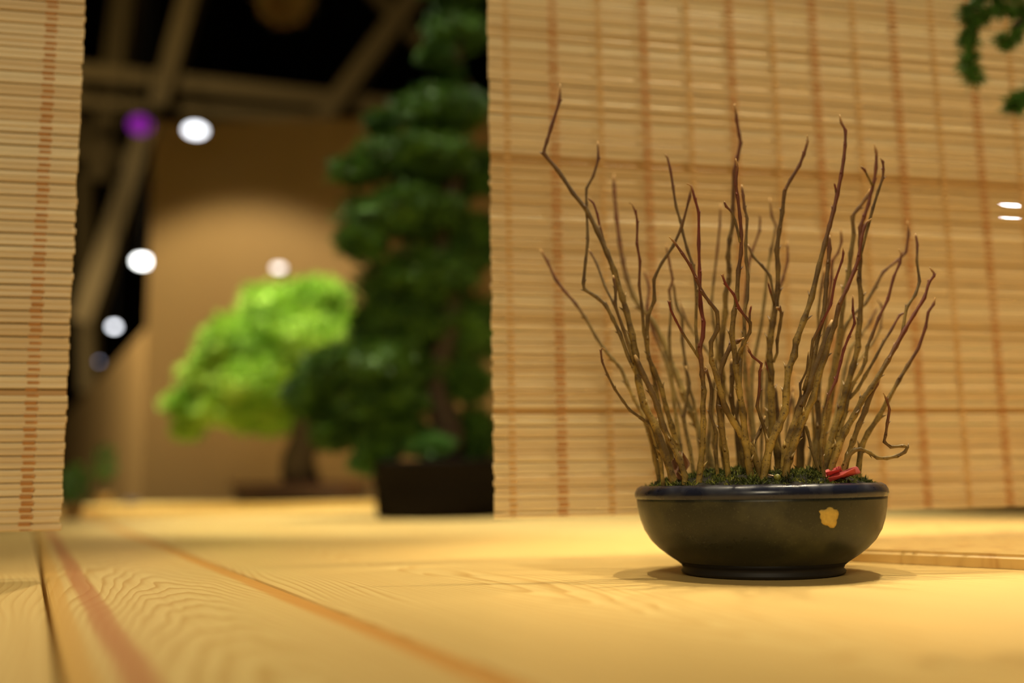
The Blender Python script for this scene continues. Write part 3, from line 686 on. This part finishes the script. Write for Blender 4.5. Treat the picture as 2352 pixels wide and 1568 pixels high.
# ---- bright green bonsai on its board
BY = 2.8
DBh = .022
db0 = G(60, 1186); 
pL, pR = P(120, 1168, 2.62), P(860, 1160, 2.62)
board_z = DBh
b = MB(); ax = Vector((math.cos(R(10)), math.sin(R(10)), 0)); ay = Vector((-ax.y, ax.x, 0))
qR = Vector((P(862, 1160, 2.62).x, 2.62, 0)); pts4 = [qR-ax*1.35, qR, qR+ay*.5, qR-ax*1.35+ay*.5]
me = bpy.data.meshes.new('display_board'); bm = bmesh.new()
vb = [bm.verts.new((p.x, p.y, .0003)) for p in pts4]; vt = [bm.verts.new((p.x, p.y, DBh)) for p in pts4]
bm.faces.new(vb[::-1]); bm.faces.new(vt)
for i in range(4): bm.faces.new((vb[i], vb[(i+1) % 4], vt[(i+1) % 4], vt[i]))
bmesh.ops.bevel(bm, geom=list(bm.edges), offset=.003, segments=2, affect='EDGES'); bm.to_mesh(me); bm.free()
o = mesh_obj('display_board', me, M['plank']); setp(o, 'low pale board carrying the bright green bonsai at the back of the table', 'board')
kb = BY/F
tc = P(690, 1150, BY); tray0 = Vector((tc.x, BY+.03, DBh+.0003))
bons = empty('bonsai_tree', tray0); setp(bons, 'bright green domed bonsai in a red brown tray before the wooden wall', 'bonsai')
hw, hd, hh = 160*kb, .10, 44*kb
b = MB(); nseg = 48
def superell(rx, ry, z): return [Vector((tray0.x+rx*math.copysign(abs(math.cos(a_))**.5, math.cos(a_)), tray0.y+ry*math.copysign(abs(math.sin(a_))**.5, math.sin(a_)), tray0.z+z)) for a_ in [2*math.pi*i/nseg for i in range(nseg)]]
rings = [superell(hw*.9, hd*.88, .0), superell(hw*.93, hd*.92, hh*.15), superell(hw*.97, hd*.96, hh*.8), superell(hw*1.02, hd*1.03, hh*.85), superell(hw*1.02, hd*1.03, hh), superell(hw*.94, hd*.92, hh), superell(hw*.92, hd*.9, hh*.8)]
vs = [v for r_ in rings for v in r_]; fs = []
for i in range(len(rings)-1):
    for j in range(nseg): fs.append((i*nseg+j, i*nseg+(j+1) % nseg, (i+1)*nseg+(j+1) % nseg, (i+1)*nseg+j))
fs.append(tuple(reversed(range(nseg)))); fs.append(tuple((len(rings)-1)*nseg+j for j in range(nseg)))
build('tray_pot', vs, fs, M['tray'], bons)
b = MB(); tp = [Vector((tray0.x, tray0.y, tray0.z+hh*.7)), P(685,1060,BY), P(700,1000,BY), P(680,930,BY), P(650,860,BY), P(640,780,BY)]
b.tube([c_[0] for c_ in catmull(tp, 4)], [.055-.002*i for i in range(21)], 12); b.out('trunk', M['trunk'], bons, True)
for a_, e_ in (((685,940),(500,930)), ((670,900),(560,820)), ((660,860),(760,780))):
    b = MB(); q0, q1 = P(*a_, BY), P(*e_, BY-.05); b.tube([q0, q0.lerp(q1, .5)+Vector((0,0,.02)), q1], [.02,.015,.008], 8); b.out('branch', M['trunk'], bons, True)
for i, (px, py, rx, ry, dy) in enumerate([(640,720,115,75,0),(720,690,95,60,.05),(560,790,110,70,-.05),(690,790,120,80,-.06),(500,860,95,60,-.03),(600,880,110,60,-.10),(440,930,62,45,-.03),(530,940,80,35,-.08),(700,880,90,60,0),(780,760,70,60,.04),(430,985,35,20,0),(620,962,105,36,.02)]):
    b = MB(); foliage(b, P(px, py, BY+dy), (rx*kb, rx*kb*.8, ry*kb), int(900+rx*14), .017, i*5.3+2); b.out('foliage_pad', M['leaf_bright'], bons)

# ---- small sprigs near the side wall, and the little blue dish
for px, py, Y, h_, lab in ((238, 1150, 2.95, .15, 'small green sprig standing on the table far left by the wall'), (168, 1165, 2.3, .10, 'dark green sprig half hidden by the left blind edge')):
    g = G(px, 1180); g = P(px, 1150, Y); g.z = .0003 if Y < 2.6 else DBh+.0003
    r_ = empty('sprig_plant', g); setp(r_, lab, 'plant')
    b = MB(); b.lathe([(.016,0),(.022,.02),(.023,.03),(.019,.03),(.018,.026)], (g.x, g.y, g.z), 20, True, True); b.out('small_pot', M['wall'], r_, True)
    b = MB(); b.tube([g+Vector((0,0,.02)), g+Vector((.004,0,h_*.5)), g+Vector((-.004,0,h_))], [.003,.002,.0015], 6); b.out('stem', M['trunk'], r_, True)
    b = MB(); foliage(b, g+Vector((0,0,h_*.8)), (.030,.026,h_*.35), 160, .018, 3+Y, core=False); b.out('foliage', M['leaf_mid'], r_)
g = P(302, 1160, 2.72); b = MB(); b.lathe([(.012,0),(.014,.002),(.022,.014),(.023,.016),(.0215,.016),(.012,.004)], (0,0,0), 24, True, True)
o = b.out('small_dish', M['blue'], None, True); o.location = (g.x, g.y, DBh+.0003); setp(o, 'tiny blue grey dish at the far left of the table', 'dish')

# ---- shrub behind the right blind, seen through the slats
g = P(2270, 1160, 2.0); g.z = .0003
r_ = empty('potted_shrub', g); setp(r_, 'green shrub glimpsed through the slats at the far right', 'shrub')
b = MB(); b.lathe([(.07,0),(.09,.04),(.10,.08),(.095,.08),(.08,.07)], (g.x, g.y, g.z), 32, True, True); b.out('shrub_pot', M['wall'], r_, True)
b = MB(); b.tube([g+Vector((0,0,.05)), g+Vector((.01,0,.18)), g+Vector((-.01,0,.3))], [.016,.012,.008], 8); b.out('trunk', M['trunk'], r_, True)
for i, (dx, dz, rr) in enumerate(((-.07,.17,.07),(.05,.22,.08),(0,.30,.06))):
    b = MB(); foliage(b, g+Vector((dx,0,dz)), (rr,rr,rr*.7), 500, .016, 8+i); b.out('foliage_pad', M['leaf_mid'], r_)

# ---- needle-leaved bonsai just out of frame on the right; one branch hangs into the picture
NY = .43
g = Vector((.385, .44, .0003))
pn = empty('needle_bonsai', g); setp(pn, 'dark green needle tree whose branch hangs in at the top right corner', 'bonsai')
b = MB(); b.lathe([(.034,0),(.040,.004),(.046,.03),(.050,.04),(.050,.046),(.044,.046),(.042,.036)], (g.x, g.y, g.z), 32, True, True); b.out('tree_pot', M['dark_pot'], pn, True)
b = MB(); tp = [g+Vector((0,0,.03)), g+Vector((.012,0,.10)), g+Vector((-.012,.0,.18)), g+Vector((.0,0,.26)), g+Vector((-.03,0,.31))]
b.tube([c_[0] for c_ in catmull(tp, 4)], [.012-.0005*i for i in range(17)], 10); b.out('trunk', M['trunk'], pn, True)
def needles(name, path, n, ln, seed):
    rg = random.Random(seed); b = MB(); cp = [c_[0] for c_ in catmull(path, 6)]
    b.tube(cp, [.0016]*len(cp), 6)
    for i in range(n):
        j = rg.randrange(len(cp)-1); p = cp[j].lerp(cp[j+1], rg.random()); d = (cp[j+1]-cp[j]).normalized()
        dr = Vector((rg.gauss(0,1), rg.gauss(0,1), rg.gauss(0,1))).normalized()+d*.5
        b.leaf(p, dr, Vector((rg.gauss(0,1), rg.gauss(0,1), rg.gauss(0,1))), ln*rg.uniform(.6,1.2), .0012, .05)
    b.out(name, M['leaf_dark'], pn)
q = lambda px, py, d=0: P(px, py, NY+d)
b = MB(); tp = [g+Vector((-.03,0,.31)), q(2480,-70), q(2380,20), q(2330,60)]
b.tube([c_[0] for c_ in catmull(tp, 4)], [.005-.0003*i for i in range(13)], 8); b.out('branch', M['trunk'], pn, True)
needles('needle_spray', [q(2360,30), q(2290,20), q(2235,60), q(2222,130), q(2238,180)], 620, .0075, 1)
needles('needle_spray', [q(2400,-40), q(2330,-10), q(2250,-10), q(2215,40)], 420, .0065, 2)
needles('needle_spray', [q(2400,30), q(2350,60), q(2320,100), q(2300,90)], 300, .006, 3)
needles('needle_spray', [q(2450,180), q(2390,210), q(2345,232), q(2330,240)], 380, .0075, 4)
b = MB(); b.tube([g+Vector((-.012,0,.19)), q(2520,150), q(2440,185)], [.004,.003,.002], 8); b.out('branch', M['trunk'], pn, True)
for i, (tz, ex, ey, dz) in enumerate(((.24, .055, .03, .26), (.30, .03, -.02, .345), (.15, .065, -.01, .18))):
    a_ = g+Vector((-.004, 0, tz)); e_ = g+Vector((ex, ey, dz)); b = MB()
    b.tube([a_, a_.lerp(e_, .5)+Vector((0, 0, .006)), e_], [.0045, .0035, .002], 8); b.out('branch', M['trunk'], pn, True)
    b = MB(); foliage(b, e_+Vector((.008, 0, .006)), (.045, .04, .022), 900, .007, 20+i); b.out('foliage_pad', M['leaf_dark'], pn)

# ------------------------------------------------------------------ hall: truss, lamps, pendant
HY = 6.0
tr = empty('roof_truss', P(560, 150, HY)); setp(tr, 'olive steel truss bars crossing the dark hall ceiling', 'truss')
kh = HY/F
def hbar(a_, e_, wpx, dy=0.0, dy2=None, name='truss_bar'):
    b = MB(); b.bar(P(*a_, HY+dy), P(*e_, HY+(dy if dy2 is None else dy2)), wpx*kh, wpx*kh); b.out(name, M['truss'], tr)
hbar((-250,118),(1250,290), 40)
hbar((150,232),(1100,305), 26, .05)
hbar((470,-110),(368,250), 44, -.06)
hbar((1030,-110),(742,280), 44, -.06)
hbar((350,280),(195,740), 46, -.06)
hbar((305,-100),(235,420), 60, .8)
hbar((100,345),(420,380), 28, .8)
hbar((190,150),(205,900), 40, 1.2)
hbar((820,-60),(1150,300), 36, .9)
b = MB(); 
for px in (470, 1030, 305):
    p = P(px, -108, HY); b.bar(p, Vector((p.x, p.y, 5.2)), .06)
b.out('hanger', M['truss'], tr)
def lamp(px, py, Y, wpx, hpx, strength, col, label, wall=False):
    c = P(px, py, Y); kk = Y/F; rx, rz = wpx*kk/2, hpx*kk/2
    root = empty('hall_lamp', c); setp(root, label, 'lamp', 'hall ceiling lamps')
    dirv = (CAM-c).normalized(); n = 28
    ux = Vector((0,0,1)).cross(dirv).normalized(); uz = dirv.cross(ux)
    def ring(kx, off): return [c+ux*rx*kx*math.cos(2*math.pi*i/n)+uz*rz*kx*math.sin(2*math.pi*i/n)+dirv*off for i in range(n)]
    D = max(rx, rz)
    vs = ring(1, 0)+ring(.75, D*.3)+ring(.35, D*.42); fs = []
    for j in range(2):
        for i in range(n): fs.append((j*n+i, j*n+(i+1) % n, (j+1)*n+(i+1) % n, (j+1)*n+i))
    fs.append(tuple(2*n+i for i in range(n)))
    build('lens', vs, fs, emis('lamp_glow', col, strength), root, True)
    vs = ring(1.06, .002)+ring(1.08, -D*.5)+ring(.6, -D*1.3); fs = []
    for j in range(2):
        for i in range(n): fs.append(((j+1)*n+i, (j+1)*n+(i+1) % n, j*n+(i+1) % n, j*n+i))
    fs.append(tuple(reversed([2*n+i for i in range(n)]))); build('housing', vs, fs, M['lamp_body'], root, True)
    bk = c-dirv*D*.8; b = MB()
    if wall: b.bar(bk, Vector((bk.x, WY, bk.z)), .012); b.out('wall_arm', M['lamp_body'], root)
    else: b.bar(bk, Vector((bk.x, bk.y, 5.2)), .008); b.out('hanging_rod', M['hall'], root)
WH = (.93, .95, 1.0)
lamp(449, 299, 3.48, 50, 30, 4.0, WH, 'white lamp disc glowing high on the dark brown wall', True)
lamp(327, 600, 4.6, 38, 22, 10, (1, 1, .97), 'brightest white lamp left of the booth wall')
lamp(640, 615, 3.5, 28, 14, 3.4, (1, .90, .80), 'pale lamp disc just above the bright green bonsai', True)
lamp(262, 750, 5.5, 18, 12, 7, WH, 'small white lamp third down the receding row')
lamp(228, 830, 6.4, 8, 6, 1.6, (.75, .75, 1), 'dim bluish lamp lowest in the receding row')
lamp(322, 287, 5.4, 52, 44, .55, (.42, .02, .55), 'purple stage lamp among the truss bars')
lamp(2322, 482, 2.2, 34, 30, 30, (.95, .93, 1), 'white lamp glinting through the right blind slats')
c = P(652, 4, 4.4); pd = empty('hanging_pendant', c); setp(pd, 'yellowish tufted dried flower pendant hanging at top centre of opening', 'pendant')
b = MB(); foliage(b, c, (.10, .10, .085), 900, .05, 31); b.out('tuft', M['pendant'], pd)
b = MB(); b.bar(c, Vector((c.x, c.y, 5.2)), .010); b.out('hanging_rod', M['hall'], pd)
